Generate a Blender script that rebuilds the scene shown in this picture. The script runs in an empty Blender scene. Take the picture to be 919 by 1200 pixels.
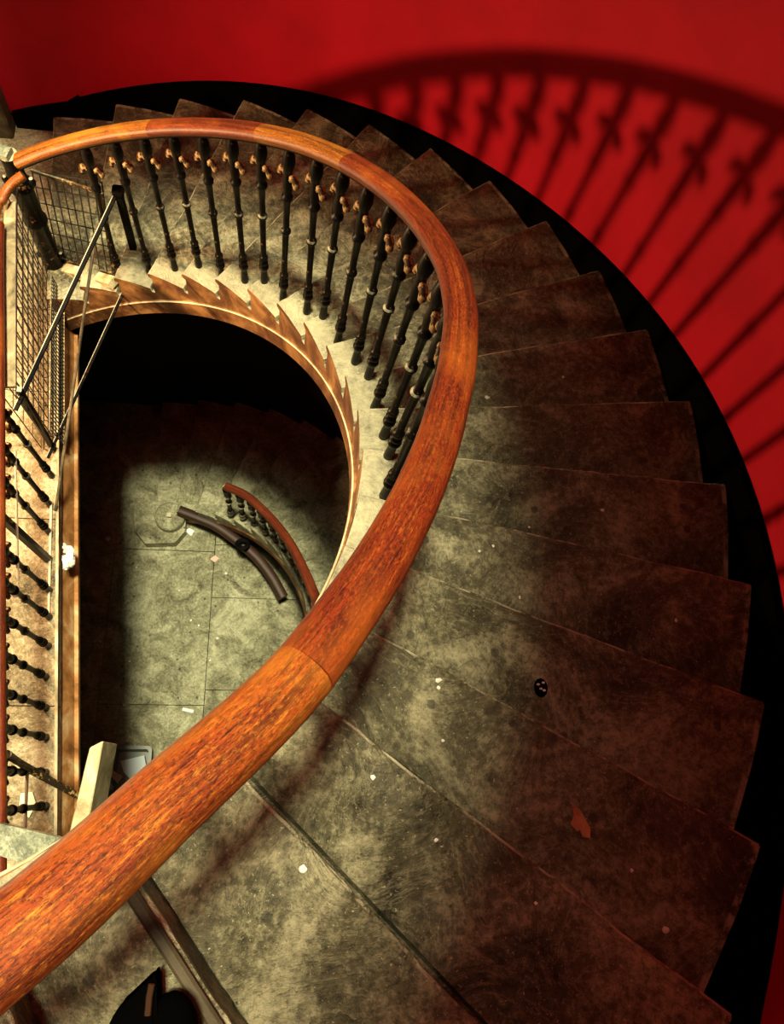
import bpy, bmesh, math, random
from mathutils import Vector, Matrix, noise
rnd = random.Random(7)
PI = math.pi
SC = bpy.context.scene
COL = SC.collection

# ------------------------------------------------------------------ camera, world, light, exposure
CAM = Vector((1.40252, -1.25585, 1.84834))
RM = Matrix(((0.990519, -0.042787, -0.130542), (0.0, 0.950258, -0.311464), (0.137375, 0.308511, 0.941249)))
cd = bpy.data.cameras.new('camera'); cam = bpy.data.objects.new('camera', cd); COL.objects.link(cam)
cam.matrix_world = Matrix.Translation(CAM) @ RM.to_4x4()
cd.sensor_fit = 'VERTICAL'; cd.sensor_height = 36; cd.lens = 28.663; cd.clip_start = .05
SC.camera = cam
w = bpy.data.worlds.new('world'); SC.world = w; w.use_nodes = True
w.node_tree.nodes['Background'].inputs[0].default_value = (.9, .85, .6, 1)
w.node_tree.nodes['Background'].inputs[1].default_value = 0.0
SKY_POS = (.95, -.1, 12.5)
ld = bpy.data.lights.new('skylight_daylight', 'AREA'); ld.shape = 'DISK'; ld.size = 1.7; ld.energy = 5900; ld.color = (1, .95, .62)
lo = bpy.data.objects.new('skylight_daylight', ld); COL.objects.link(lo); lo.location = SKY_POS
ld2 = bpy.data.lights.new('overhead_fill', 'AREA'); ld2.shape = 'DISK'; ld2.size = 4.2; ld2.energy = 560; ld2.color = (1, .93, .66)  # weak fill added overhead for the outer treads, no source of its own
lo2 = bpy.data.objects.new('overhead_fill', ld2); COL.objects.link(lo2); lo2.location = (.5, -.1, 12.9)
LAMP = Vector((-1.15, .95, -1.4))
pd = bpy.data.lights.new('lamp_bulb', 'SPOT'); pd.energy = 600; pd.color = (1, .64, .32); pd.shadow_soft_size = .055
pd.spot_size = math.radians(160); pd.spot_blend = 1.
po = bpy.data.objects.new('lamp_bulb', pd); COL.objects.link(po); po.location = LAMP
po.rotation_euler = Vector((.90, -.24, -.36)).to_track_quat('-Z', 'Y').to_euler()
SC.view_settings.view_transform = 'Standard'; SC.view_settings.look = 'None'
SC.view_settings.gamma = 1; SC.view_settings.use_curve_mapping = False; SC.view_settings.exposure = 0

# ------------------------------------------------------------------ measured shape of the stair
RISE, DTH, TH0 = .16493, .14284, -.90816
RIN, ROUT, RWALL, HRAIL = 1.689, 3.14, 3.176, 1.05
ZL = -19 * RISE            # landing
ZG = -7.7                  # ground floor
def th(k): return TH0 + k * DTH
def hel(k, r, h=0., z0=0.): return Vector((r * math.cos(th(k)), r * math.sin(th(k)), z0 - k * RISE + h))
def pix(u, v, z):
    d = RM @ Vector(((u - 459.5) / 955.43, -(v - 600) / 955.43, -1))
    return CAM + d * ((z - CAM.z) / d.z)

# ------------------------------------------------------------------ node helpers
def mat(name, col=(.5, .5, .5), rough=.6, spec=.5, metal=0.):
    m = bpy.data.materials.new(name); m.use_nodes = True
    b = m.node_tree.nodes['Principled BSDF']
    b.inputs['Base Color'].default_value = (*col, 1); b.inputs['Roughness'].default_value = rough
    b.inputs['Metallic'].default_value = metal; b.inputs['Specular IOR Level'].default_value = spec
    return m, m.node_tree, b
def nd(t, typ, **kw):
    n = t.nodes.new(typ)
    for k, v in kw.items():
        if isinstance(k, str) and k in n.inputs: n.inputs[k].default_value = v
        else: setattr(n, k, v)
    return n
def noise_n(t, vec, scale, detail=8, rough=.6, dist=0.):
    n = t.nodes.new('ShaderNodeTexNoise'); n.inputs['Scale'].default_value = scale
    n.inputs['Detail'].default_value = detail; n.inputs['Roughness'].default_value = rough; n.inputs['Distortion'].default_value = dist
    t.links.new(vec, n.inputs['Vector']); return n.outputs['Fac']
def ramp(t, fac, stops, interp='LINEAR'):
    r = t.nodes.new('ShaderNodeValToRGB'); cr = r.color_ramp; cr.interpolation = interp
    while len(cr.elements) < len(stops): cr.elements.new(.5)
    for e, (p, c) in zip(cr.elements, stops):
        e.position = p; e.color = (*c, 1) if len(c) == 3 else c
    t.links.new(fac, r.inputs[0]); return r.outputs[0]
def g(v): return (v, v, v)
def mix(t, a, b, f, mode='MIX'):
    m = t.nodes.new('ShaderNodeMix'); m.data_type = 'RGBA'; m.blend_type = mode
    for s, v in ((m.inputs[6], a), (m.inputs[7], b), (m.inputs[0], f)):
        if hasattr(v, 'is_linked') or hasattr(v, 'links'): t.links.new(v, s)
        else: s.default_value = v if not isinstance(v, tuple) else (*v, 1)
    return m.outputs[2]
def math_n(t, op, a, b=0., c=0.):
    m = t.nodes.new('ShaderNodeMath'); m.operation = op
    for s, v in zip(m.inputs, (a, b, c)):
        if hasattr(v, 'links'): t.links.new(v, s)
        else: s.default_value = v
    return m.outputs[0]
def bump(t, b, h, strength=.4, dist=.01, prev=None):
    n = t.nodes.new('ShaderNodeBump'); n.inputs['Strength'].default_value = strength; n.inputs['Distance'].default_value = dist
    t.links.new(h, n.inputs['Height'])
    if prev: t.links.new(prev, n.inputs['Normal'])
    t.links.new(n.outputs[0], b.inputs['Normal']); return n.outputs[0]
def objco(t): return t.nodes.new('ShaderNodeTexCoord').outputs['Object']

def stone_mat(name, lo_, mid, hi, contour=1., rough=.55, spots=True, margin=None):
    m, t, b = mat(name, rough=rough, spec=.35)
    v = objco(t)
    n1 = noise_n(t, v, 3.2, 9, .62, 1.1)
    n2 = noise_n(t, v, 38, 6, .7)
    n3 = noise_n(t, v, 1.3, 4, .55, 2.2)
    f = math_n(t, 'ADD', math_n(t, 'MULTIPLY', n1, .62), math_n(t, 'MULTIPLY', n2, .38))
    c = ramp(t, f, [(.36, lo_), (.49, mid), (.62, hi)])
    # laminated flagstone: level lines of a slow noise
    lines = math_n(t, 'PINGPONG', math_n(t, 'MULTIPLY', n3, 11.), .5)
    lm = ramp(t, lines, [(0, g(1)), (.05, g(.35)), (.14, g(0))])
    msk = ramp(t, noise_n(t, v, 2.1, 3, .5), [(.42, g(0)), (.6, g(1))])
    lf = math_n(t, 'MULTIPLY', lm, math_n(t, 'MULTIPLY', msk, .55 * contour))
    c = mix(t, c, tuple(x * .45 for x in lo_), lf)
    n4 = noise_n(t, v, 3.6, 7, .68, .9)
    rl = math_n(t, 'PINGPONG', math_n(t, 'MULTIPLY', n4, 8.), .5)  # relief shading of the ripples put into the colour: dark troughs, pale crests
    c = mix(t, c, tuple(x * .5 for x in lo_), ramp(t, rl, [(0, g(.5)), (.05, g(.15)), (.10, g(0))]))
    c = mix(t, c, tuple(min(1, x * 1.25) for x in hi), ramp(t, rl, [(.38, g(0)), (.5, g(.25))]))
    c = mix(t, c, tuple(x * .6 for x in lo_), ramp(t, noise_n(t, v, 60, 4, .85), [(.54, g(0)), (.66, g(.6))]))
    c = mix(t, c, tuple(min(1, x * 1.5) for x in hi), ramp(t, noise_n(t, v, 95, 3, .8), [(.62, g(0)), (.72, g(.8))]))
    if spots:
        vo = t.nodes.new('ShaderNodeTexVoronoi'); vo.inputs['Scale'].default_value = 6.5; t.links.new(v, vo.inputs['Vector'])
        c = mix(t, c, (.03, .028, .02), ramp(t, math_n(t, 'ADD', vo.outputs['Distance'], math_n(t, 'MULTIPLY', n2, .05)), [(.105, g(.75)), (.135, g(0))]))
    if margin:      # paler ends of the steps outside the balusters
        sx = t.nodes.new('ShaderNodeSeparateXYZ'); t.links.new(v, sx.inputs[0])
        rr = math_n(t, 'SQRT', math_n(t, 'ADD', math_n(t, 'MULTIPLY', sx.outputs[0], sx.outputs[0]), math_n(t, 'MULTIPLY', sx.outputs[1], sx.outputs[1])))
        rr = math_n(t, 'SUBTRACT', math_n(t, 'ADD', rr, math_n(t, 'MULTIPLY', math_n(t, 'SUBTRACT', n1, .5), .16)), 1.3)
        c = mix(t, c, ramp(t, f, [(.34, tuple(x * .4 for x in margin)), (.46, margin), (.6, tuple(min(.9, x * 1.4) for x in margin))]), ramp(t, rr, [(.455, g(.95)), (.52, g(0))]))
    t.links.new(c, b.inputs['Base Color'])
    t.links.new(ramp(t, n2, [(.3, g(rough - .15)), (.7, g(rough + .2))]), b.inputs['Roughness'])
    at = t.nodes.new('ShaderNodeAttribute'); at.attribute_name = 'edge'
    ef = math_n(t, 'MULTIPLY', ramp(t, at.outputs['Fac'], [(.35, g(0)), (.6, g(1))]), ramp(t, noise_n(t, v, 9, 5, .75), [(.47, g(0)), (.56, g(.8))]))
    c2 = mix(t, c, (.50, .45, .30), ef); t.links.new(c2, b.inputs['Base Color'])
    step = math_n(t, 'SNAP', n3, .045)
    h = math_n(t, 'ADD', math_n(t, 'ADD', math_n(t, 'MULTIPLY', step, 3.), math_n(t, 'MULTIPLY', rl, .5)), math_n(t, 'ADD', math_n(t, 'MULTIPLY', n1, .9), math_n(t, 'MULTIPLY', n2, .35)))
    bump(t, b, h, 1., .016)
    return m
M_stone = stone_mat('worn_flagstone', (.018, .015, .007), (.096, .084, .045), (.33, .30, .18), margin=(.28, .25, .155))
M_floor = stone_mat('ground_flagstone', (.06, .055, .028), (.26, .245, .145), (.54, .52, .34), .35)
M_land = stone_mat('landing_stone', (.06, .04, .017), (.25, .19, .10), (.54, .45, .29), .3, .6)
M_greystone = stone_mat('grey_green_stone', (.05, .055, .035), (.17, .19, .13), (.40, .42, .30), .2)

def plaster_mat(name, a, bcol, c_, rough=.6):
    m, t, b = mat(name, rough=rough, spec=.3); v = objco(t)
    f = noise_n(t, v, 4.5, 8, .65, .6)
    t.links.new(ramp(t, f, [(.33, a), (.5, bcol), (.68, c_)]), b.inputs['Base Color'])
    bump(t, b, noise_n(t, v, 22, 8, .7), .5, .008); return m
M_fascia = plaster_mat('brown_painted_string', (.035, .014, .005), (.13, .052, .018), (.36, .18, .06))
M_rim = plaster_mat('cream_chipped_edge', (.22, .16, .08), (.45, .36, .21), (.65, .56, .38))
M_cove = plaster_mat('orange_stained_plaster', (.16, .06, .015), (.42, .19, .06), (.70, .50, .26))
M_board = plaster_mat('stained_pale_board', (.05, .035, .018), (.30, .24, .13), (.55, .46, .28))
M_mortar = plaster_mat('white_mortar', (.45, .42, .34), (.75, .72, .62), (.9, .88, .8))
def red_mat():
    m, t, b = mat('red_wall_paint', rough=.7, spec=.12); v = objco(t)
    t.links.new(ramp(t, noise_n(t, v, 2.4, 6, .6), [(.3, (.33, .002, .010)), (.7, (.42, .003, .015))]), b.inputs['Base Color'])
    bump(t, b, noise_n(t, v, 14, 8, .6), .2, .006); return m
M_red = red_mat()
M_black, _, _ = mat('black_skirting_paint', (.0015, .0015, .0015), .9, .0)
M_dark, _, _ = mat('dark_plaster_and_shade', (.02, .015, .012), .9, .1)

def iron_mat(name, base, chip, thr=.62, rough=.42, lit_dust=.9):
    m, t, b = mat(name, rough=rough, spec=.1); v = objco(t)
    f = noise_n(t, v, 26, 6, .7)
    c = ramp(t, f, [(thr, base), (thr + .05, chip)])
    # dust in cream on up-facing ledges, with the overhead light put into its colour
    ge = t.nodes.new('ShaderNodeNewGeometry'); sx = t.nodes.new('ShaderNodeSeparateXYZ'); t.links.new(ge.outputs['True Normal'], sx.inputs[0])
    c = mix(t, c, (.62, .54, .34), ramp(t, math_n(t, 'ADD', sx.outputs[2], math_n(t, 'MULTIPLY', f, .2)), [(.90, g(0)), (1.02, g(lit_dust))]))
    t.links.new(c, b.inputs['Base Color']); bump(t, b, f, .35, .004); return m
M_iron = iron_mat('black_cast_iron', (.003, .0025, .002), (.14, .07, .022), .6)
M_ironw = iron_mat('worn_cast_iron', (.02, .014, .008), (.32, .20, .08), .55, lit_dust=.2)
M_bar = iron_mat('black_iron_bar', (.0015, .0012, .001), (.05, .025, .01), .62, lit_dust=0., rough=.75)
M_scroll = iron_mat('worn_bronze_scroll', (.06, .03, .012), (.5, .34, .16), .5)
M_steel, _, _ = mat('bright_steel_rod', (.5, .46, .34), .5, .4)
M_mesh, _, _ = mat('dark_mesh_wire', (.01, .009, .007), .45, .5)

def wood_mat(name, dark, midc, light, coat=.08):
    m, t, b = mat(name, rough=.5, spec=.35)
    uv = t.nodes.new('ShaderNodeUVMap').outputs[0]
    def mp(s):
        q = t.nodes.new('ShaderNodeMapping'); q.inputs['Scale'].default_value = s; t.links.new(uv, q.inputs[0]); return q.outputs[0]
    a = noise_n(t, mp((2.2, 34, 1)), 1., 8, .75, .8)
    fl = noise_n(t, mp((14, 230, 1)), 1., 6, .75, .3)
    sp = noise_n(t, mp((95, 420, 1)), 1., 5, .8, .4)
    bs = noise_n(t, mp((1.1, 75, 1)), 1., 6, .7, .6)
    gr = noise_n(t, mp((60, 260, 1)), 1., 6, .85, .1)
    f = math_n(t, 'ADD', math_n(t, 'MULTIPLY', a, .45), math_n(t, 'MULTIPLY', fl, .55))
    c = ramp(t, f, [(.40, dark), (.475, midc), (.54, midc), (.63, light)])
    c = mix(t, c, tuple(x * .25 for x in dark), ramp(t, sp, [(.48, g(0)), (.60, g(.8))]))
    c = mix(t, c, tuple(x * .9 for x in dark), ramp(t, bs, [(.47, g(0)), (.60, g(.8))]))
    c = mix(t, c, light, ramp(t, gr, [(.52, g(0)), (.66, g(.5))]))
    pt = noise_n(t, mp((3, 6, 1)), 1., 4, .6, .5)
    c = mix(t, c, light, ramp(t, pt, [(.5, g(0)), (.72, g(.4))]))
    t.links.new(c, b.inputs['Base Color'])
    b.inputs['Coat Weight'].default_value = coat; b.inputs['Coat Roughness'].default_value = .3
    bump(t, b, math_n(t, 'ADD', fl, math_n(t, 'MULTIPLY', sp, -.6)), .35, .002); return m
M_woodA = wood_mat('red_orange_varnished_wood', (.028, .003, .0015), (.155, .017, .003), (.38, .095, .010))
M_woodB = wood_mat('golden_orange_varnished_wood', (.055, .009, .002), (.27, .065, .006), (.60, .28, .03))
M_woodN = wood_mat('burnt_orange_varnished_wood', (.035, .004, .0015), (.21, .034, .004), (.52, .19, .02))
M_woodC = wood_mat('dark_brown_old_wood', (.015, .005, .003), (.045, .016, .008), (.09, .04, .02))
M_rail_far = wood_mat('red_brown_varnished_wood', (.05, .008, .004), (.16, .025, .008), (.3, .07, .02))
M_plank = plaster_mat('pale_weathered_timber', (.15, .11, .05), (.46, .38, .2), (.74, .66, .42))
M_oldwood = plaster_mat('dark_weathered_wood', (.02, .015, .008), (.07, .05, .025), (.16, .11, .06))

# ------------------------------------------------------------------ mesh helpers
def link(name, bm, m, parent=None, smooth=False, **props):
    bmesh.ops.recalc_face_normals(bm, faces=bm.faces)
    me = bpy.data.meshes.new(name); bm.to_mesh(me); bm.free()
    if smooth:
        for p in me.polygons: p.use_smooth = True
    me.materials.append(m)
    o = bpy.data.objects.new(name, me); COL.objects.link(o)
    if parent: o.parent = parent
    for k, v in props.items(): o[k] = v
    return o
def empty(name, loc=(0, 0, 0), **props):
    o = bpy.data.objects.new(name, None); COL.objects.link(o); o.location = loc; o.empty_display_size = .1
    for k, v in props.items(): o[k] = v
    return o
def tag(o, label, cat, group=None):
    o['label'] = label; o['category'] = cat
    if group: o['group'] = group
    return o
def prism(bm, poly, z0, z1):
    a = [bm.verts.new((x, y, z0)) for x, y in poly]; b = [bm.verts.new((x, y, z1)) for x, y in poly]
    n = len(poly); bm.faces.new(a[::-1]); bm.faces.new(b)
    for i in range(n): bm.faces.new((a[i], a[(i + 1) % n], b[(i + 1) % n], b[i]))
def beam(bm, a, b, wx, wz, up=Vector((0, 0, 1)), bev=0.):
    a, b = Vector(a), Vector(b); d = (b - a).normalized(); s = d.cross(up)
    if s.length < 1e-4: s = Vector((1, 0, 0))
    s.normalize(); u = s.cross(d).normalized()
    prof = [(-1, -1), (1, -1), (1, 1), (-1, 1)]
    if bev:
        q = 1 - bev; prof = [(-q, -1), (q, -1), (1, -q), (1, q), (q, 1), (-q, 1), (-1, q), (-1, -q)]
    r = [[bm.verts.new(p + s * x * wx / 2 + u * z * wz / 2) for x, z in prof] for p in (a, b)]
    n = len(prof); bm.faces.new(r[0]); bm.faces.new(r[1][::-1])
    for i in range(n): bm.faces.new((r[0][i], r[1][i], r[1][(i + 1) % n], r[0][(i + 1) % n]))
def tube(bm, pts, rad, n=10, caps=True):
    pts = [Vector(p) for p in pts]; rings = []; up = Vector((0, 0, 1))
    for i, p in enumerate(pts):
        d = (pts[min(i + 1, len(pts) - 1)] - pts[max(i - 1, 0)]).normalized()
        s = d.cross(up)
        if s.length < 1e-3: s = Vector((1, 0, 0))
        s.normalize(); u = s.cross(d)
        r = rad[i] if isinstance(rad, (list, tuple)) else rad
        rings.append([bm.verts.new(p + (s * math.cos(2 * PI * j / n) + u * math.sin(2 * PI * j / n)) * r) for j in range(n)])
    for a, b in zip(rings, rings[1:]):
        for j in range(n): bm.faces.new((a[j], a[(j + 1) % n], b[(j + 1) % n], b[j]))
    if caps: bm.faces.new(rings[0]); bm.faces.new(rings[-1])
def lathe(bm, prof, n=14, c=(0, 0)):
    rings = [[bm.verts.new((c[0] + r * math.cos(2 * PI * j / n), c[1] + r * math.sin(2 * PI * j / n), z)) for j in range(n)] for r, z in prof]
    for a, b in zip(rings, rings[1:]):
        for j in range(n): bm.faces.new((a[j], a[(j + 1) % n], b[(j + 1) % n], b[j]))
    bm.faces.new(rings[0][::-1]); bm.faces.new(rings[-1])
def blob(bm, c, s, rot=None, seg=10):
    mt = Matrix.Translation(Vector(c)) @ (rot.to_4x4() if rot else Matrix()) @ Matrix.Diagonal((*s, 1))
    bmesh.ops.create_uvsphere(bm, u_segments=seg, v_segments=max(6, seg * 2 // 3), radius=1, matrix=mt)
def catmull(pts, n=8):
    pts = [Vector(p) for p in pts]; P = [pts[0] * 2 - pts[1]] + pts + [pts[-1] * 2 - pts[-2]]; out = []
    for i in range(1, len(P) - 2):
        for s in range(n):
            t = s / n; a, b, c, d = P[i - 1:i + 3]
            out.append(.5 * ((2 * b) + (c - a) * t + (2 * a - 5 * b + 4 * c - d) * t * t + (3 * b - a - 3 * c + d) * t ** 3))
    out.append(pts[-1]); return out

# ------------------------------------------------------------------ the stair shell
def tread_bm(k, z0=0., rin=RIN, rout=ROUT, seed=0, frac=1., gap=.010):
    """one stone step: top from riser k-1 to nosing k, wedge soffit below"""
    bm = bmesh.new(); NR = 40; rows = []; el = bm.verts.layers.float.new('edge')
    zt = z0 - k * RISE
    for i in range(NR + 1):
        r = rin + (rout - rin) * i / NR
        j = noise.noise(Vector((r * 5, k * 3.7 + seed, 0))) * .006 + noise.noise(Vector((r * 23, k * 9.1, seed))) * .003
        wear = -.006 * math.exp(-((r - 2.25) / .35) ** 2)
        on = (.022 if k else .004) / r; tk = th(k) + j / r; t0 = th(k - frac) - .012
        tb = th(k - frac) + (.026 + gap if k != 1 else .006) / r
        pr = [(t0, zt - .03), (tb - min(gap, .004 if k == 1 else 1) / r, zt - .03), (tb, zt), (tb * .45 + tk * .55, zt + wear * .5), (tk + on - .035 / r, zt + wear), (tk + on - .009 / r, zt + wear * 1.4 - .002), (tk + on, zt - .012 + wear),
              (tk + on, zt - .036), (tk + on - .012 / r, zt - .045), (tk, zt - .05), (tk, zt - .165), (th(k), zt - .27), (th(k - 1), zt - .105), (t0, zt - .05)]
        row = [bm.verts.new((r * math.cos(a), r * math.sin(a), z)) for a, z in pr]; rows.append(row)
        row[6][el] = 1.; row[5][el] = .3
        if i == NR:
            for q_ in (0, 1, 2, 3, 4, 5, 6): row[q_][el] = 1.  # pale rim on the outer ends: light on the worn edge, put into colour
    n = len(rows[0])
    for a, b in zip(rows, rows[1:]):
        for j in range(n): bm.faces.new((a[j], a[(j + 1) % n], b[(j + 1) % n], b[j]))
    bm.faces.new(rows[0]).material_index = 1; bm.faces.new(rows[-1][::-1])
    return bm
def string_bm(k0, k1, z0, r0, r1, h0, h1, step=.25):
    bm = bmesh.new(); rows = []; k = k0
    n = int(round((k1 - k0) / step))
    for i in range(n + 1):
        k = k0 + (k1 - k0) * i / n; c, s = math.cos(th(k)), math.sin(th(k)); z = z0 - k * RISE
        rows.append([bm.verts.new((r * c, r * s, z + h)) for r, h in ((r0, h0), (r0, h1), (r0 + .008, h1 + .008), (r1, h1 + .008), (r1, h0))])
    n = 5
    for a, b in zip(rows, rows[1:]):
        for j in range(n): bm.faces.new((a[j], a[(j + 1) % n], b[(j + 1) % n], b[j]))
    bm.faces.new(rows[0]); bm.faces.new(rows[-1][::-1]); return bm

stair = empty('stone_staircase')
tag(stair, 'curved worn stone staircase winding down from the near rail to the landing', 'staircase')
for k in range(-6, 19):
    link('tread', tread_bm(k, seed=3), M_stone, stair).data.materials.append(M_fascia)
link('string', string_bm(-7, 17.9, 0, 1.672, 1.73, -.40, -.275), M_fascia, stair)
bm = bmesh.new(); tube(bm, [hel(-7 + i * .25, 1.675, -.272) for i in range(100)], .0045, 6)
link('string_edge', bm, M_rim, stair, label='thin cream edge along the inner string')

# lower flight: same curve, down to the ground floor
KB = 17.62; OFF = ZG + RISE + KB * RISE        # nosing k=KB lies one rise above the ground floor
lower = empty('lower_staircase')
tag(lower, 'dim stone staircase far below, curving down to the flagged ground floor', 'staircase')
for i in range(0, 22):
    k = KB - i
    link('tread', tread_bm(k, z0=OFF, seed=11, gap=.035), M_floor, lower).data.materials.append(M_floor)
link('string', string_bm(-3.4, KB - 1.1, OFF, 1.672, 1.73, -.40, -.275), M_fascia, lower)
# curtail end of the bottom step
bm = bmesh.new()
cpx = [(157, 600), (158, 622), (170, 637), (205, 636), (217, 622), (218, 600), (208, 588), (175, 588)]
prism(bm, [tuple(pix(u, v, ZG + RISE)[:2]) for u, v in cpx], ZG + .0, ZG + RISE - .002)
cu = link('curtail_end', bm, M_floor, lower)
bm = bmesh.new(); c = pix(200, 608, ZG + RISE)
lathe(bm, [(.17, ZG + RISE - .003), (.17, ZG + RISE + .10), (.155, ZG + RISE + .12), (.001, ZG + RISE + .12)], 28, (c.x, c.y))
link('newel_base', bm, M_floor, lower)
bm = bmesh.new(); beam(bm, (c.x, c.y, ZG + RISE + .12), (c.x, c.y, ZG + RISE + .16), .05, .05, Vector((0, 1, 0)))
link('newel_socket', bm, M_iron, lower)

# upper flight, overhead and behind the camera (it shades the outer ends of the treads)
UP = 27 * RISE
upper = empty('upper_staircase')
tag(upper, 'stone staircase overhead, the next flight up the well', 'staircase')
for k in range(-6, 19):
    link('tread', tread_bm(k, z0=UP, seed=21), M_stone, upper).data.materials.append(M_fascia)

# ------------------------------------------------------------------ landing
LA, LB = Vector((.252, -1.6, 0)), Vector((-.135, 1.695, 0))      # straight edge of the well
def edge_x(y): return LA.x + (LB.x - LA.x) * (y - LA.y) / (LB.y - LA.y)
A18 = th(18)
def landing_poly(off=0.):
    return [(edge_x(-2.3) + off, -2.3), (LB.x + off, LB.y), (RIN * math.cos(A18), RIN * math.sin(A18)), (3.17 * math.cos(A18), 3.17 * math.sin(A18)), (-2.6, 3.17), (-2.6, -2.3)]
bm = bmesh.new()
ys = [-2.3, -.86, .25, 1.10, 1.70]     # joints between the edge slabs
for y0, y1 in zip(ys, ys[1:]):
    prism(bm, [(edge_x(y0) , y0 + .003), (edge_x(y1), y1 - .003), (edge_x(y1) - .62, y1 - .003), (edge_x(y0) - .62, y0 + .003)], ZL - .09, ZL)
prism(bm, [(edge_x(-2.3) - .625, -2.3), (edge_x(1.7) - .625, 1.7), (-2.6, 1.7), (-2.6, -2.3)], ZL - .09, ZL)
prism(bm, [(LB.x, 1.703), (RIN * math.cos(A18) - .02, 1.72), (3.17 * math.cos(A18), 3.17), (-1.2, 3.17), (-1.2, 1.703)], ZL - .09, ZL)
prism(bm, [(-1.205, 1.703), (-1.205, 3.17), (-2.6, 3.17), (-2.6, 1.703)], ZL - .09, ZL)
link('floor_landing', bm, M_land, kind='structure')
bm = bmesh.new()
ya, yb = -2.3, 1.69
fp = [((edge_x(ya) - .5, ya), (edge_x(yb) - .5, yb))]
vv = [[bm.verts.new((edge_x(y) + dx, y, ZL + dz)) for dx, dz in ((-.5, -.092), (-.012, -.092), (-.004, -.13), (.035, -.27), (.055, -.285), (.055, -.33), (-.5, -.33))] for y in (ya, yb)]
bm.faces.new(vv[0]); bm.faces.new(vv[1][::-1])
for i in range(7): bm.faces.new((vv[0][i], vv[1][i], vv[1][(i + 1) % 7], vv[0][(i + 1) % 7]))
prism(bm, [(edge_x(-2.3) - .5, -2.3), (edge_x(1.69) - .5, 1.69), (-.2, 1.69), (RIN * math.cos(A18), RIN * math.sin(A18)), (3.17 * math.cos(A18), 3.17 * math.sin(A18)), (-2.6, 3.17), (-2.6, -2.3)], ZL - .40, ZL - .092)
bmx = bmesh.new(); beam(bmx, (edge_x(-2.2) - .006, -2.2, ZL - .006), (edge_x(1.68) - .006, 1.68, ZL - .006), .016, .014)
link('trim_landing_edge', bmx, M_rim, kind='structure')
link('trim_landing_fascia', bm, M_cove, kind='structure')

# ------------------------------------------------------------------ walls, floor, ceiling
bm = bmesh.new(); rows = []
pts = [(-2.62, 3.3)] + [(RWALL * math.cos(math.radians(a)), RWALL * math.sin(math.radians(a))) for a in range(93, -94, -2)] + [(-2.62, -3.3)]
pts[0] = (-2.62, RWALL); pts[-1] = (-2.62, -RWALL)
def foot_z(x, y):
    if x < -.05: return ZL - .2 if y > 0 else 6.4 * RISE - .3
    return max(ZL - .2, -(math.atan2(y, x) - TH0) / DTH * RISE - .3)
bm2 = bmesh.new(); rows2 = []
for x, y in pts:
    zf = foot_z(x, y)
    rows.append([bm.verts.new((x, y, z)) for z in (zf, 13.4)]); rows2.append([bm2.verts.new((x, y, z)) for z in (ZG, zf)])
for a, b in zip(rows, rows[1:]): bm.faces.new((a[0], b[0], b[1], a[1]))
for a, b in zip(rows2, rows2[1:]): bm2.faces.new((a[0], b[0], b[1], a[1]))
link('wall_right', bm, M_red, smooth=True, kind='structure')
link('wall_lower', bm2, M_dark, smooth=True, kind='structure')  # near-black colour stands in for the shade down the well
bm = bmesh.new(); beam(bm, (-2.66, -3.2, 2.85), (-2.66, 3.2, 2.85), .08, 21.1)
link('wall_left', bm, M_dark, kind='structure')
bm = bmesh.new(); prism(bm, [(-2.7, -3.3), (3.3, -3.3), (3.3, 3.3), (-2.7, 3.3)], 13.4, 13.5)
link('ceiling', bm, M_dark, kind='structure')
# black skirting on the curved wall, following the stair
def skirt(k0, k1, z0, h, name):
    bm = bmesh.new(); rows = []; n = int((k1 - k0) * 4)
    for i in range(n + 1):
        k = k0 + (k1 - k0) * i / n; z = z0 - k * RISE
        hh = h + .03 * math.cos((k - 5.8) * 2 * PI / 9.5) if name == 'trim_1' else h
        rows.append([bm.verts.new((r * math.cos(th(k)), r * math.sin(th(k)), zz)) for r, zz in ((3.143, z - .42), (3.143, z + hh), (3.1755, z + hh), (3.1755, z - .42))])
    for a, b in zip(rows, rows[1:]):
        for j in range(4): bm.faces.new((a[j], a[(j + 1) % 4], b[(j + 1) % 4], b[j]))
    bm.faces.new(rows[0]); bm.faces.new(rows[-1][::-1]); return link(name, bm, M_black, smooth=False, kind='structure')
skirt(-6.5, 17.6, 0, .088, 'trim_1')
bm = bmesh.new()
zs = -17.6 * RISE + .1
a0 = hel(17.6, 3.16)
P = [Vector((a0.x, 3.16, zs + .01)), Vector((-.2, 3.16, -2.86)), Vector((-.42, 3.16, -2.93)), Vector((-.60, 3.16, -3.0))]
v = []
for p in P: v.append([bm.verts.new((p.x, y, z)) for y, z in ((3.146, ZL), (3.146, p.z), (3.1755, p.z), (3.1755, ZL))])
for a, b in zip(v, v[1:]):
    for j in range(4): bm.faces.new((a[j], a[(j + 1) % 4], b[(j + 1) % 4], b[j]))
bm.faces.new(v[0]); bm.faces.new(v[-1][::-1])
link('trim_2', bm, M_black, kind='structure')

# ground floor flagstones
bm = bmesh.new()
xs = [-2.6, -1.6, -.545, .60, 1.75, 3.2]; ysl = {0: [-3.2, -1.9, -.5, .9, 2.2, 3.2], 1: [-3.2, -1.2, .2, 1.35, 2.6, 3.2], 2: [-3.2, -1.9, -.47, 1.31, 2.5, 3.2], 3: [-3.2, -1.6, -.3, .76, 1.40, 3.2], 4: [-3.2, -2., -.6, .5, 2., 3.2]}
for i in range(5):
    for y0, y1 in zip(ysl[i], ysl[i][1:]):
        dz = rnd.uniform(-.004, .004)
        prism(bm, [(xs[i] + .004, y0 + .004), (xs[i + 1] - .004, y0 + .004), (xs[i + 1] - .004, y1 - .004), (xs[i] + .004, y1 - .004)], ZG - .08, ZG + dz - .004)
link('floor', bm, M_floor, kind='structure')

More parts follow.
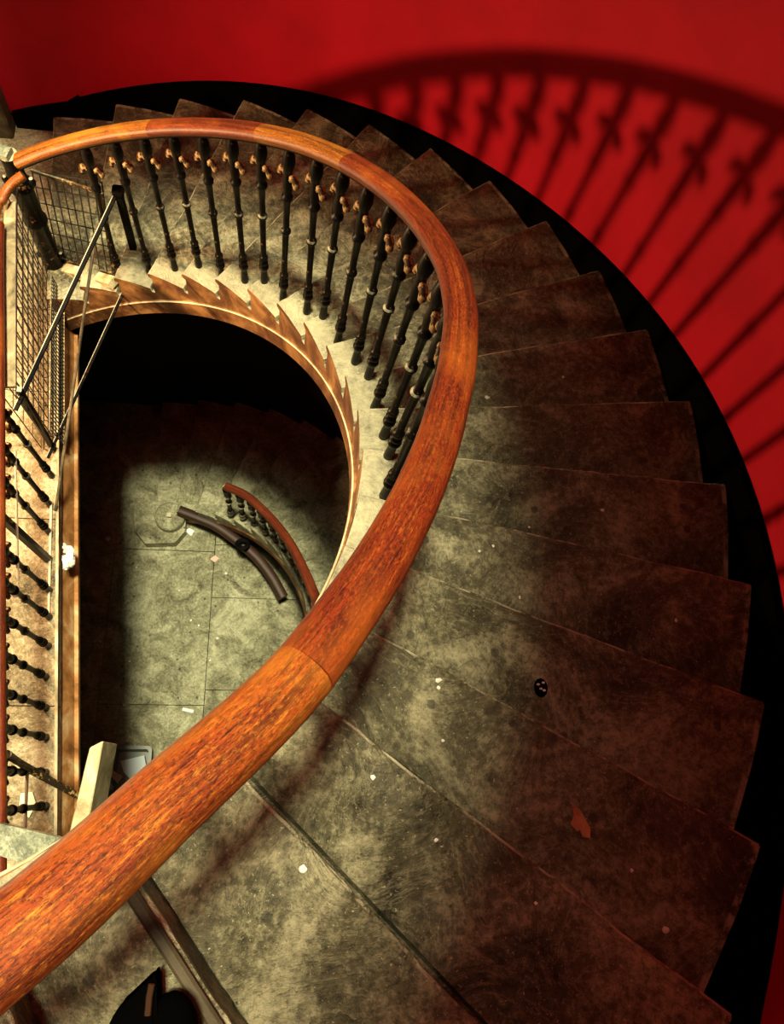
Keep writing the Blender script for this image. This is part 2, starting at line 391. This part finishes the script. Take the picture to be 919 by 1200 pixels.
# door jamb by the landing, far left
D = pix(22, 150, ZL)
bm = bmesh.new()
beam(bm, (D.x - .09, 3.11, ZL), (D.x - .09, 3.11, ZL + 2.1), .14, .13, Vector((0, 1, 0)), .2)
beam(bm, (D.x - 1.1, 3.11, ZL), (D.x - 1.1, 3.11, ZL + 2.1), .14, .13, Vector((0, 1, 0)), .2)
beam(bm, (D.x - 1.17, 3.11, ZL + 2.17), (D.x - .02, 3.11, ZL + 2.17), .13, .14, Vector((0, 0, 1)), .2)
dj = link('door_1', bm, M_oldwood, kind='structure')
bm = bmesh.new(); prism(bm, [(D.x - 1.02, 3.13), (D.x - .17, 3.13), (D.x - .17, 3.17), (D.x - 1.02, 3.17)], ZL + .01, ZL + 2.1)
link('door_leaf', bm, M_oldwood, dj)

# ------------------------------------------------------------------ handrails
RP = [(-4, 1.83), (-2, 1.83), (0, 1.825), (.35, 1.8239), (.91, 1.8165), (1.64, 1.8225), (2.23, 1.816), (2.98, 1.8105), (3.6, 1.807), (4.3, 1.806), (5.18, 1.816), (5.94, 1.830), (6.78, 1.839), (7.78, 1.8345),
      (8.83, 1.828), (9.96, 1.8205), (10.8, 1.814), (11.97, 1.8015), (13.3, 1.791), (14.46, 1.788), (16.01, 1.795), (16.98, 1.803), (17.53, 1.803), (18.1, 1.803)]
def rrail(k):
    for (a, ra), (b, rb) in zip(RP, RP[1:]):
        if a <= k <= b:
            t = (k - a) / (b - a); t = t * t * (3 - 2 * t) * .4 + t * .6; return ra + (rb - ra) * t
    return RP[0][1] if k < 0 else RP[-1][1]
def rail_bm(pts, W=.088, H=.060, lead=0., n=18, endcap=True):
    """moulded rail swept along pts, UVs in metres"""
    bm = bmesh.new(); uvl = bm.loops.layers.uv.new('UVMap'); rings = []; L = lead; Ls = []
    prof = [(1, -.35), (1, .02), (.97, .26), (.86, .55), (.66, .80), (.36, .95), (0, 1), (-.36, .95), (-.66, .80), (-.86, .55), (-.97, .26), (-1, .02), (-1, -.35), (-.90, -.5), (-.84, -.95), (-.6, -1), (.6, -1), (.84, -.95), (.90, -.5)]
    n = len(prof); prof = [(x * W / 2, z * H / 2) for x, z in prof]
    for i, p in enumerate(pts):
        d = (pts[min(i + 1, len(pts) - 1)] - pts[max(i - 1, 0)]).normalized(); s = d.cross(Vector((0, 0, 1))).normalized(); u = s.cross(d)
        if i: L += (p - pts[i - 1]).length
        Ls.append(L); rings.append([bm.verts.new(p + s * x + u * z) for x, z in prof])
    per = W * 1.3 * 2 / n
    for i in range(len(rings) - 1):
        for j in range(n):
            f = bm.faces.new((rings[i][j], rings[i][(j + 1) % n], rings[i + 1][(j + 1) % n], rings[i + 1][j]))
            for lp, (uu, vv) in zip(f.loops, ((Ls[i], j), (Ls[i], j + 1), (Ls[i + 1], j + 1), (Ls[i + 1], j))): lp[uvl].uv = (uu, vv * per)
            f.smooth = True
    for r, q in ((rings[0], 1), (rings[-1], -1)):
        f = bm.faces.new([bm.verts.new(v_.co) for v_ in r][::q])
        for lp in f.loops: lp[uvl].uv = (0, 0)
    return bm
bal = empty('balustrade')
tag(bal, 'sweeping orange wooden handrail on black iron balusters along the curved stair', 'balustrade')
def kseg(a, b, z0=0., rf=rrail, h=HRAIL, step=.12):
    n = max(2, int((b - a) / step)); return [hel(a + (b - a) * i / n, rf(a + (b - a) * i / n), h, z0) for i in range(n + 1)]
secs = [(-4, 1.72, M_woodN), (1.724, 9.98, M_woodA), (9.984, 12.05, M_woodB), (12.054, 14.5, M_woodA), (14.504, 17.56, M_woodB)]
lead = 0
for a, b, m in secs:
    hs = link('handrail_section', rail_bm(kseg(a, b), lead=lead, H=.054), m, bal); lead += (b - a) * .31
    link('rail_shade_strip', rail_bm([q - Vector((0, 0, .034)) for q in kseg(a, b)], W=.062, H=.026), M_bar, hs)  # black strip added under the rail to darken its unlit side
# rounded end of the rail
# ---- balusters
def baluster_bm():
    bm = bmesh.new()
    lathe(bm, [(.020, -.004), (.019, .03), (.016, .09), (.017, .118), (.025, .121), (.026, .134), (.018, .142), (.016, .152), (.023, .160), (.023, .170), (.016, .176), (.0155, .20), (.023, .204), (.022, .214), (.0145, .222),
               (.0145, .36), (.016, .50), (.017, .512), (.0235, .516), (.0235, .528), (.015, .534), (.0145, .62), (.0165, .718), (.025, .724), (.026, .738), (.017, .745), (.020, .775), (.023, .81), (.020, .85), (.017, .872),
               (.021, .885), (.028, .92), (.026, .955), (.019, .985), (.015, 1.0), (.018, 1.01), (.018, 1.03)], 14)
    return bm
def scroll_bm(s):       # drooping leaf scroll on one side of a baluster
    bm = bmesh.new()
    tube(bm, [(s * .012, 0, .835), (s * .022, 0, .860), (s * .036, 0, .868), (s * .048, 0, .858), (s * .054, 0, .832), (s * .050, 0, .812)], [.010, .012, .0145, .0165, .015, .006], 8)
    blob(bm, (s * .040, 0, .862), (.014, .016, .013), seg=8)
    return bm
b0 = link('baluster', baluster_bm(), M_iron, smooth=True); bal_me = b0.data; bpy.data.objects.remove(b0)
scr_me = []
for s_ in (-1, 1):
    b0 = link('leaf_scroll', scroll_bm(s_), M_scroll, smooth=True); scr_me.append(b0.data); bpy.data.objects.remove(b0)
FEET = []           # (foot k, tread index, head k)
MEAS = [5.34, 5.95, 6.47, 7.39, 7.90, 8.51, 9.40, 9.99, 10.44, 11.38, 11.90, 12.42, 13.12, 13.72, 14.44, 15.20, 16.22]
for i, mk in enumerate(MEAS):
    ku = 5.37 + i * .667; kf = (mk + ku) / 2
    FEET.append((kf, math.ceil(mk), ku))
kk = 4.70
while kk > -3.6: FEET.append((kk, math.ceil(kk), kk)); kk -= .667
def put_baluster(parent, foot, top, ang, scrolls=True, fat=1.):
    """a baluster from foot to top, turned by ang about its own axis"""
    foot, top = Vector(foot), Vector(top)
    o = bpy.data.objects.new('baluster', bal_me); COL.objects.link(o); o.parent = parent
    d = top - foot; q = Vector((0, 0, 1)).rotation_difference(d)
    o.rotation_mode = 'QUATERNION'; o.rotation_quaternion = q @ Matrix.Rotation(ang, 3, 'Z').to_quaternion()
    o.location = foot; o.scale = (fat, fat, d.length / 1.02)
    if scrolls:
        for me in scr_me:
            c = bpy.data.objects.new('leaf_scroll', me); COL.objects.link(c); c.parent = o
    return o
for k, n, kt_ in FEET:
    r = 1.785 if k > 5 else 1.80; a = th(k); rt = rrail(kt_) - .006; a2 = th(kt_)
    put_baluster(bal, (r * math.cos(a), r * math.sin(a), -n * RISE), (rt * math.cos(a2), rt * math.sin(a2), -kt_ * RISE + HRAIL - .02), a + PI / 2)

# newel post at the turn
NW = Vector((-.165, 1.96, 0))
bm = bmesh.new()
lathe(bm, [(.07, ZL), (.07, ZL + .10), (.052, ZL + .13), (.068, ZL + .16), (.054, ZL + .19), (.056, ZL + .55), (.070, ZL + .58), (.070, ZL + .60), (.056, ZL + .63), (.058, ZL + .85), (.07, ZL + .88), (.07, ZL + .91), (.052, ZL + .94), (.046, ZL + 1.08), (.05, ZL + 1.12), (.05, ZL + 1.14)], 18, (NW.x, NW.y))
for s in (-1, 1):
    blob(bm, (NW.x + s * .07, NW.y, ZL + .93), (.022, .022, .034)); blob(bm, (NW.x + s * .068, NW.y, ZL + .24), (.02, .02, .03))
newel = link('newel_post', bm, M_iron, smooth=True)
tag(newel, 'thick black cast iron newel post at the turn of stair and landing rails', 'post')
bm = bmesh.new(); beam(bm, (NW.x - .05, NW.y, ZL + 1.16), (NW.x + .02, NW.y - .02, ZL + 1.16), .07, .045, bev=.25)
link('cap_block', bm, M_greystone, newel, label='grey green cap block')

# landing balustrade
lb = empty('landing_balustrade')
tag(lb, 'straight landing balustrade with orange rail at the left edge of the well', 'balustrade')
ZR = ZL + 1.02
def rx(y): return edge_x(y) - .108 + .0
def railx(u, v): return pix(u, v, ZR)
RA, RB = pix(-5, 975, ZR), pix(-5, 262, ZR)
ctrl = [RA + (RA - RB) * .12, RA, RA.lerp(RB, .33), RA.lerp(RB, .66), RB, pix(3, 232, ZR + .01), pix(13, 216, ZR + .03), pix(27, 205, ZR + .06)]
cp = catmull(ctrl, 10)
n1 = 41
link('handrail_section', rail_bm(cp[:n1], W=.085), M_woodA, lb)
link('handrail_section', rail_bm(cp[n1:], W=.05, H=.045), M_woodB, lb)
for v in (558, 592, 624, 692, 723, 757, 793, 829, 864, 905, 944):
    f = pix({558: 61, 592: 59, 624: 58, 692: 58, 723: 58, 757: 57}.get(v, 54), v, ZL)
    t = RA.lerp(RB, (f.y - RA.y) / (RB.y - RA.y))
    o = put_baluster(lb, (f.x, f.y, ZL), (f.x + (t.x - f.x) * .8, f.y, ZR - .02), PI / 2 + .11)
bm = bmesh.new(); f = pix(57, 656, ZL)
beam(bm, f, (f.x - .02, f.y, ZR - .02), .045, .035, Vector((0, 1, 0)), .2)
link('square_standard', bm, M_iron, lb)

# ------------------------------------------------------------------ mesh guards on the landing
def wire_grid(bm, o, ux, uy, nx, ny, r=.004, skew=0.):
    """o origin, ux,uy edge vectors"""
    for i in range(nx + 1):
        a = o + ux * (i / nx); tube(bm, [a, a + uy], r, 5)
    for j in range(ny + 1):
        a = o + uy * (j / ny); tube(bm, [a, a + ux], r, 5)
# panel across the top of the steps
p0 = pix(62, 303, ZL + .05); p1 = pix(134, 322, -2.74)
zt = ZL + .86
g1 = empty('mesh_guard', (0, 0, 0)); tag(g1, 'square wire mesh guard panel below the top end of the orange rail', 'guard')
q0 = pix(37, 200, zt); q1 = pix(118, 226, -1.98)
bm = bmesh.new(); wire_grid(bm, p0, p1 - p0, q0 - p0, 9, 6, .0042); link('wire_mesh', bm, M_mesh, g1)
bm = bmesh.new()
beam(bm, p0, p1, .012, .03); beam(bm, q0, q1, .012, .02); beam(bm, p1, q1, .012, .02)
link('frame', bm, M_ironw, g1)
bm = bmesh.new(); beam(bm, p0 + Vector((-.02, -.05, -.0)), p1 + Vector((0, -.05, -.01)), .07, .05, bev=.15)
link('bottom_rail', bm, M_plank, g1, label='pale timber bottom rail')

# panel along the well side of the landing
g2 = empty('mesh_guard'); tag(g2, 'long wire mesh guard along the left landing, topped by a pale board', 'guard')
zt2 = ZL + .93
a0 = pix(60, 318, ZL + .02); a1 = pix(62, 525, ZL + .02); b0_ = Vector((a0.x - .02, a0.y, zt2)); b1_ = Vector((a1.x - .02, a1.y, zt2))
b0_ = pix(20, 222, zt2); b1_ = pix(22, 456, zt2)
bm = bmesh.new(); wire_grid(bm, a0, a1 - a0, b0_ - a0, 17, 7, .0038); link('wire_mesh', bm, M_mesh, g2)
bm = bmesh.new(); off = Vector((-.07, 0, 0))
wire_grid(bm, a0 + off, a1 - a0, b0_ - a0, 13, 4, .0035); link('rear_mesh', bm, M_ironw, g2)
bm = bmesh.new(); beam(bm, a1, b1_, .028, .028, Vector((0, 1, 0))); link('end_post', bm, M_iron, g2)
bm = bmesh.new(); beam(bm, pix(12, 238, zt2 + .02), pix(11.5, 454, zt2 + .02), .062, .022, bev=.15); link('top_board', bm, M_board, g2, label='pale board on top')
# chain-like inner mesh strip hanging at the slab edge
g3 = empty('mesh_guard'); tag(g3, 'narrow dense wire mesh strip standing on the slab edge beside the well', 'guard')
c0, c1 = pix(75, 350, ZL), pix(75, 522, ZL); d0, d1 = pix(60, 322, ZL + .32), pix(58, 505, ZL + .32)
bm = bmesh.new(); wire_grid(bm, c0, c1 - c0, d0 - c0, 40, 5, .0035); link('wire_mesh', bm, M_mesh, g3)
bm = bmesh.new(); beam(bm, c0, c1, .01, .014); beam(bm, d0, d1, .008, .012); link('frame', bm, M_ironw, g3)

# posts of the guard at the foot of the stair
def post(u0, v0, z0, u1, v1, z1, w_, label, m=M_bar):
    bm = bmesh.new(); a, b = pix(u1, v1, z1), pix(u0, v0, z0)
    beam(bm, a, b, w_, w_ * .8, Vector((0, 1, 0)), .2); bb = b
    beam(bm, b - (b - a).normalized() * .03, b, w_ * 1.5, w_ * 1.3, Vector((0, 1, 0)), .3)
    beam(bm, a, a + (b - a).normalized() * .03, w_ * 1.6, w_ * 1.4, Vector((0, 1, 0)), .3)
    return tag(link('iron_post', bm, m), label, 'post')
post(138, 222, -1.98, 160, 305, -17 * RISE, .042, 'square black iron post holding the top ends of the long rods')
# rods
def rod(name, a, b, r, m, label, m2=None):
    bm = bmesh.new(); tube(bm, [a, b], r, 8); o = link(name, bm, m); tag(o, label, 'rod'); return o
def barpair(name, pa, pb, w_, label):
    """flat black bar with a bright worn edge"""
    bm = bmesh.new(); beam(bm, pa, pb, w_, w_ * .6, bev=.2); o = link(name, bm, M_bar); tag(o, label, 'rod')
    bm = bmesh.new(); d = (pb - pa).normalized(); s = d.cross(Vector((0, 0, 1))).normalized()
    off = -s * w_ * .5 if s.x > 0 else s * w_ * .5
    tube(bm, [pa + off + Vector((0, 0, w_ * .3)), pb + off + Vector((0, 0, w_ * .3))], w_ * .11, 6)
    link('worn_edge', bm, M_steel, o, label='bright worn edge'); return o
barpair('brace_rod', pix(137, 226, -2.02), pix(18, 481, ZL + .85), .021, 'long black brace rod slanting from the iron post down to the pale board')
barpair('brace_rod', pix(161, 307, -2.77), pix(56, 537, ZL + .05), .018, 'black brace rod crossing the dark well to the foot of the mesh guard')
rod('brace_rod', pix(114, 262, -2.3), pix(65, 598, ZL + .01), .0095, M_oldwood, 'thin brown rod leaning between the two black brace rods')
rod('tie_rod', pix(18, 529, ZL + .75), pix(21, 679, ZL + .7), .007, M_steel, 'thin upright rod across the upper landing balusters')
rod('tie_rod', pix(60, 587, ZL + .03), pix(57, 722, ZL + .03), .0075, M_steel, 'thin rod lying at the feet of the middle landing balusters')
rod('tie_rod', pix(32, 904, ZL + .45), pix(29, 979, ZL + .42), .0085, M_steel, 'short bright rod beside the grey stone beam')
bm = bmesh.new(); tube(bm, [pix(8, 884, ZR - .08), pix(36, 902, ZL + .42), pix(95, 935, ZL + .12)], [.02, .021, .017], 10)
tag(link('iron_bar', bm, M_ironw), 'thick loose iron bar leaning out over the well towards the pale timber', 'bar')

# ------------------------------------------------------------------ beams, timbers and loose things
bm = bmesh.new()
zb = ZR + .09
q = [pix(-60, 952, zb), pix(30, 972, zb), pix(80, 984, zb), pix(110, 1020, zb), pix(60, 1022, zb), pix(0, 1003, zb), pix(-60, 990, zb)]
prism(bm, [(p.x, p.y) for p in q], zb - .06, zb)
tag(link('stone_slab', bm, M_greystone), 'grey green stone slab crossing over the left end of the landing rail', 'slab')

# pale timber: square beam standing out of the near edge of the well
bm = bmesh.new(); zt_ = ZL + .25
T = [pix(105, 876, zt_), pix(121, 868, zt_), pix(104, 962, zt_), pix(82, 972, zt_)]
e = [T[2] + (T[2] - T[1]) * .5, T[3] + (T[3] - T[0]) * .5]
poly = [T[0], T[1], e[0], e[1]]
tp = [bm.verts.new(p) for p in poly]; btm = [bm.verts.new(p + Vector((.015, 0, -.34))) for p in poly]
bm.faces.new(tp); bm.faces.new(btm[::-1])
for i in range(4): bm.faces.new((tp[i], tp[(i + 1) % 4], btm[(i + 1) % 4], btm[i]))
bmesh.ops.bevel(bm, geom=bm.edges[:], offset=.006, segments=1, affect='EDGES')
tag(link('timber_block', bm, M_plank), 'pale square timber block jutting over the dark well beside the handrail', 'timber')

# plastic crate with a sheet in it on the ground floor
M_plastic, _, _ = mat('clear_grey_plastic', (.16, .18, .14), .35, .5)
M_paper, _, _ = mat('white_paper', (.8, .83, .82), .7, .2)
M_paperb, _, _ = mat('pale_blue_paper', (.72, .82, .86), .6, .3)
M_card, _, _ = mat('cream_card', (.70, .62, .42), .7, .2)
cc = pix(152, 905, ZG + .2)
crate = empty('plastic_crate', (cc.x, cc.y, ZG)); tag(crate, 'small grey plastic crate of paper on the ground floor beside the pale timber', 'crate')
bm = bmesh.new(); hw, hl, hh = .21, .27, .2
def rrect(w_, l_, r=.05, n=4):
    out = []
    for sx, sy, a in ((1, 1, 0), (-1, 1, 90), (-1, -1, 180), (1, -1, 270)):
        for i in range(n + 1):
            t = math.radians(a + 90 * i / n); out.append((sx * (w_ - r) + r * math.cos(t), sy * (l_ - r) + r * math.sin(t)))
    return out
outer, inner = rrect(hw, hl), rrect(hw - .035, hl - .035, .03)
ring = lambda pr, z, s=1.: [bm.verts.new((x * s, y * s, z)) for x, y in pr]
R_ = [ring(outer, 0, .88), ring(outer, hh), ring(inner, hh), ring(inner, .03, .9)]
for a, b in zip(R_, R_[1:]):
    for j in range(len(a)): bm.faces.new((a[j], a[(j + 1) % len(a)], b[(j + 1) % len(a)], b[j]))
bm.faces.new(R_[0]); bm.faces.new(R_[-1])
link('tub', bm, M_plastic, crate)
def flat_sheet(name, px, z, m, label, cat, th_=.004, curl=.0):
    bm = bmesh.new(); P = [pix(u, v, z) for u, v in px]
    a = [bm.verts.new(p + Vector((0, 0, curl * math.sin(i * 2.1)))) for i, p in enumerate(P)]
    b = [bm.verts.new(v.co + Vector((0, 0, -th_))) for v in a]
    bm.faces.new(a); bm.faces.new(b[::-1]); n = len(a)
    for i in range(n): bm.faces.new((a[i], a[(i + 1) % n], b[(i + 1) % n], b[i]))
    return tag(link(name, bm, m), label, cat)
flat_sheet('paper_sheet', [(141, 892), (169, 885), (172, 902), (152, 912), (145, 905)], ZG + .17, M_paperb, 'pale blue white sheet of paper lying inside the plastic crate', 'paper', .02)
flat_sheet('card_tag', [(131, 902), (144, 910), (138, 918), (126, 906)], ZG + .26, M_card, 'cream card with a punched hole between crate and timber', 'card', .006, .01)
flat_sheet('torn_paper', [(125, 912), (134, 922), (132, 926), (124, 925)], ZG + .24, M_paper, 'torn white paper corner just below the cream card', 'paper', .004, .01)

# broken curved handrail piece lying by the lower stair
def gp(u, v, z): return pix(u, v, z)
zz = ZG + .35
pts = catmull([gp(210, 598, zz), gp(233, 607, zz), gp(255, 617, zz), gp(280, 635, zz), gp(300, 652, zz), gp(318, 675, zz), gp(332, 700, zz)], 6)
bm = rail_bm(pts, W=.12, H=.09)
N = len(pts)
br = link('curved_timber', bm, M_woodC); tag(br, 'dark curved length of old handrail lying against the lower stair', 'timber')
# scroll ironwork on it
bm = bmesh.new()
def ringloop(bm, c, r, tilt, rr=.017, n=18):
    pts = []
    for i in range(n + 1):
        a = 2 * PI * i / n; v_ = Vector((math.cos(a) * r, math.sin(a) * r, 0)); v_.rotate(Matrix.Rotation(tilt, 3, 'X')); pts.append(Vector(c) + v_)
    tube(bm, pts, rr, 6)
c = gp(291, 622, zz + .15); ringloop(bm, c, .075, .5); ringloop(bm, c + Vector((.01, .02, .03)), .055, 1.0)
c = gp(284, 638, zz + .12); ringloop(bm, c, .07, -.4); ringloop(bm, c + Vector((.01, .0, .02)), .045, .9)
tag(link('iron_scroll', bm, M_bar), 'tangled black iron scroll hooked over the dark curved timber', 'scroll')

# lower balustrade
lob = empty('lower_balustrade'); tag(lob, 'short red brown handrail and iron balusters on the stair far below', 'balustrade')
LR = [(14.2, 265, 570), (13.3, 290, 582), (12.0, 320, 610), (10.4, 345, 645), (8.2, 370, 700)]
pp = []
for k, u, v in LR: pp.append(pix(u, v, OFF - k * RISE + 1.0))
last = pp[-1]; 
for k in (6.5, 4.5, 2.5): a = th(k); pp.append(Vector((1.69 * math.cos(a), 1.69 * math.sin(a), OFF - k * RISE + 1.0)))
cpz = catmull(pp, 8)
link('handrail_section', rail_bm(cpz, W=.085), M_rail_far, lob)
for i in range(16):
    k = 14.0 - i * .667; n = 0
    while KB - n > k + 1e-6 and KB - (n + 1) >= k: n += 1
    kt = KB - n; r = 1.755; a = th(k)
    t = min(cpz, key=lambda q: abs(math.atan2(q.y, q.x) - a))
    put_baluster(lob, (r * math.cos(a), r * math.sin(a), OFF - kt * RISE), (t.x, t.y, t.z - .02), a + PI / 2, scrolls=False, fat=1.6)

# wooden nosing strip on the top visible step
bm = bmesh.new(); n = 10
A_, B_ = hel(-.05, 1.76, .003), hel(-.05, 2.6, .003)
beam(bm, A_, B_, .026, .02, bev=.45)
tag(link('nosing_strip', bm, M_oldwood), 'dark worn wooden strip along the step edge under the near handrail', 'strip')

# wall lamp on the landing (out of view, left): the warm light
lampo = empty('hanging_lamp', (LAMP.x, LAMP.y, LAMP.z)); tag(lampo, 'small hanging lamp over the landing, left of the frame', 'lamp')
bm = bmesh.new(); tube(bm, [(0, 0, .16), (0, 0, 2.3)], .006, 6); link('cord', bm, M_iron, lampo)
bm = bmesh.new(); lathe(bm, [(.03, .17), (.03, .10), (.025, .09)], 12); link('lamp_holder', bm, M_iron, lampo)

# ------------------------------------------------------------------ litter
M_leaf = plaster_mat('rust_brown_leaf', (.12, .03, .01), (.35, .12, .05), (.5, .25, .12))
M_foil, _, _ = mat('dark_foil', (.25, .24, .2), .2, .5, .8)
M_pink, _, _ = mat('pink_paper', (.75, .45, .38), .7, .2)
def zt_at(k): return -k * RISE
lf = flat_sheet('dry_leaf', [(670, 942), (679, 948), (686, 958), (692, 970), (691, 982), (684, 981), (680, 972), (676, 974), (670, 966), (673, 955)], -3 * RISE + .012, M_leaf, 'rust brown dry leaf lying on a wide near tread', 'leaf', .004, .006)
bm = bmesh.new(); c = pix(634, 806, -4 * RISE + .006); blob(bm, c, (.022, .030, .007), seg=14)
wad = tag(link('bottle_cap', bm, M_black, smooth=True), 'dark flattened round scrap with white flecks on the stair', 'scrap')
bm = bmesh.new()
for du, dv in ((-3, -4), (3, -6), (0, 1), (4, 3)):
    blob(bm, pix(634 + du, 806 + dv, -4 * RISE + .012), (.006, .004, .004), seg=6)
link('white_flecks', bm, M_mortar, wad)
bm = bmesh.new(); tube(bm, [pix(214, 831, ZG + .015), pix(227, 834, ZG + .015)], .022, 10)
tag(link('paper_roll', bm, M_paper), 'small white roll of paper on the ground floor above the handrail', 'paper')
flat_sheet('paper_scrap', [(246, 655), (252, 651), (257, 654), (252, 659)], ZG + .01, M_pink, 'pink paper scrap on the ground floor near the curved timber', 'paper', .004, .004)
flat_sheet('paper_scrap', [(217, 622), (222, 619), (228, 622), (224, 628)], ZG + .01, M_paper, 'white scrap just right of the curtail step', 'paper', .004, .004)
def chip(u, v, z, s, m, label, group, name='stone_chip'):
    bm = bmesh.new(); c = pix(u, v, z); bmesh.ops.create_icosphere(bm, subdivisions=1, radius=1)
    for vv in bm.verts:
        vv.co = Vector((vv.co.x * s * rnd.uniform(.6, 1.3), vv.co.y * s * rnd.uniform(.6, 1.3), vv.co.z * s * .45)) + c + Vector((0, 0, s * .4))
    o = link(name, bm, m); tag(o, label, 'chip', group); return o
for (u, v, s) in ((265, 672, .02), (224, 727, .014), (246, 774, .012), (152, 775, .012), (210, 692, .014), (146, 826, .02), (233, 733, .012), (255, 748, .014), (133, 760, .01), (160, 665, .012), (118, 752, .014), (127, 632, .035)):
    if (u, v) == (127, 632): chip(u, v, ZG, s, M_mortar, 'larger pale lump at the left edge of the lit ground floor', None, 'mortar_lump')
    else: chip(u, v, ZG, s, M_mortar, 'tiny white chip scattered on the ground floor flagstones', 'white chips on the ground floor')
def tread_z(u, v):
    for k in range(0, 19):
        p = pix(u, v, -k * RISE); a = math.atan2(p.y, p.x); kf = (a - TH0) / DTH
        if k - 1 <= kf <= k + .08: return -k * RISE
    return None
for (u, v, s) in ((514, 797, .010), (514, 806, .007), (620, 618, .006), (571, 466, .011), (706, 598, .009), (437, 911, .007), (355, 1018, .010), (792, 727, .007), (519, 868, .005), (628, 1058, .005), (511, 984, .006), (578, 640, .006), (562, 646, .005), (609, 700, .006), (780, 1090, .012), (740, 1020, .006), (660, 442, .007), (712, 300, .008)):
    z = tread_z(u, v)
    if z is not None: chip(u, v, z, s, M_mortar, 'tiny pale chip of grit lying on the curved stair treads', 'grit on the stair treads', 'grit_chip')
# mortar lump on the slab edge
bm = bmesh.new()
for (u, v, s) in ((80, 644, .03), (83, 650, .028), (80, 656, .032), (78, 663, .024), (85, 655, .02), (76, 640, .016), (84, 660, .018)):
    c = pix(u, v, ZL - .03)
    mt = Matrix.Translation(c) @ Matrix.Rotation(rnd.random() * 3, 4, 'Z') @ Matrix.Diagonal((s, s * .9, s * .9, 1)); bmesh.ops.create_icosphere(bm, subdivisions=2, radius=1, matrix=mt)
for v_ in bm.verts: v_.co += Vector((noise.noise(v_.co * 40), noise.noise(v_.co * 40 + Vector((5, 0, 0))), noise.noise(v_.co * 30 + Vector((9, 0, 0))))) * .03
tag(link('mortar_lump', bm, M_mortar), 'white crumbling mortar lump stuck on the straight edge of the well', 'mortar')
flat_sheet('torn_card', [(24, 930), (38, 928), (42, 942), (34, 958), (22, 950)], ZL + .02, M_card, 'torn pale card lying under the lowest landing balusters', 'card', .004, .004)

# dark bag corner on the near step
M_bag, _, _ = mat('black_cloth', (.001, .001, .001), .9, .0)
M_bagtrim, _, _ = mat('brown_leather_trim', (.035, .014, .006), .7, .1)
zb = .04
bm = bmesh.new()
P = [(183, 1143), (176, 1146), (168, 1155), (150, 1172), (135, 1185), (120, 1215), (184, 1215)]
top = [bm.verts.new(pix(u, v, zb + .10)) for u, v in P]; bot = [bm.verts.new(pix(u, v, zb + .10) + Vector((0, 0, -.09))) for u, v in P]
bm.faces.new(top); bm.faces.new(bot[::-1])
for i in range(len(P)): bm.faces.new((top[i], top[(i + 1) % len(P)], bot[(i + 1) % len(P)], bot[i]))
bmesh.ops.bevel(bm, geom=bm.edges[:], offset=.008, segments=2, affect='EDGES')
bag = tag(link('cloth_bag', bm, M_bag), 'pointed black cloth bag corner at the bottom edge beside the near handrail', 'bag')
bm = bmesh.new(); tube(bm, [pix(178, 1153, zb + .107), pix(175, 1168, zb + .107), pix(173, 1190, zb + .107)], .006, 8)
link('leather_trim', bm, M_bagtrim, bag)
bm = bmesh.new(); c = pix(200, 1215, zb + .06); blob(bm, c, (.05, .075, .045), seg=18)
sh = tag(link('shoe_toe', bm, M_bag, smooth=True), 'rounded black shoe toe at the bottom edge right of the bag', 'shoe')
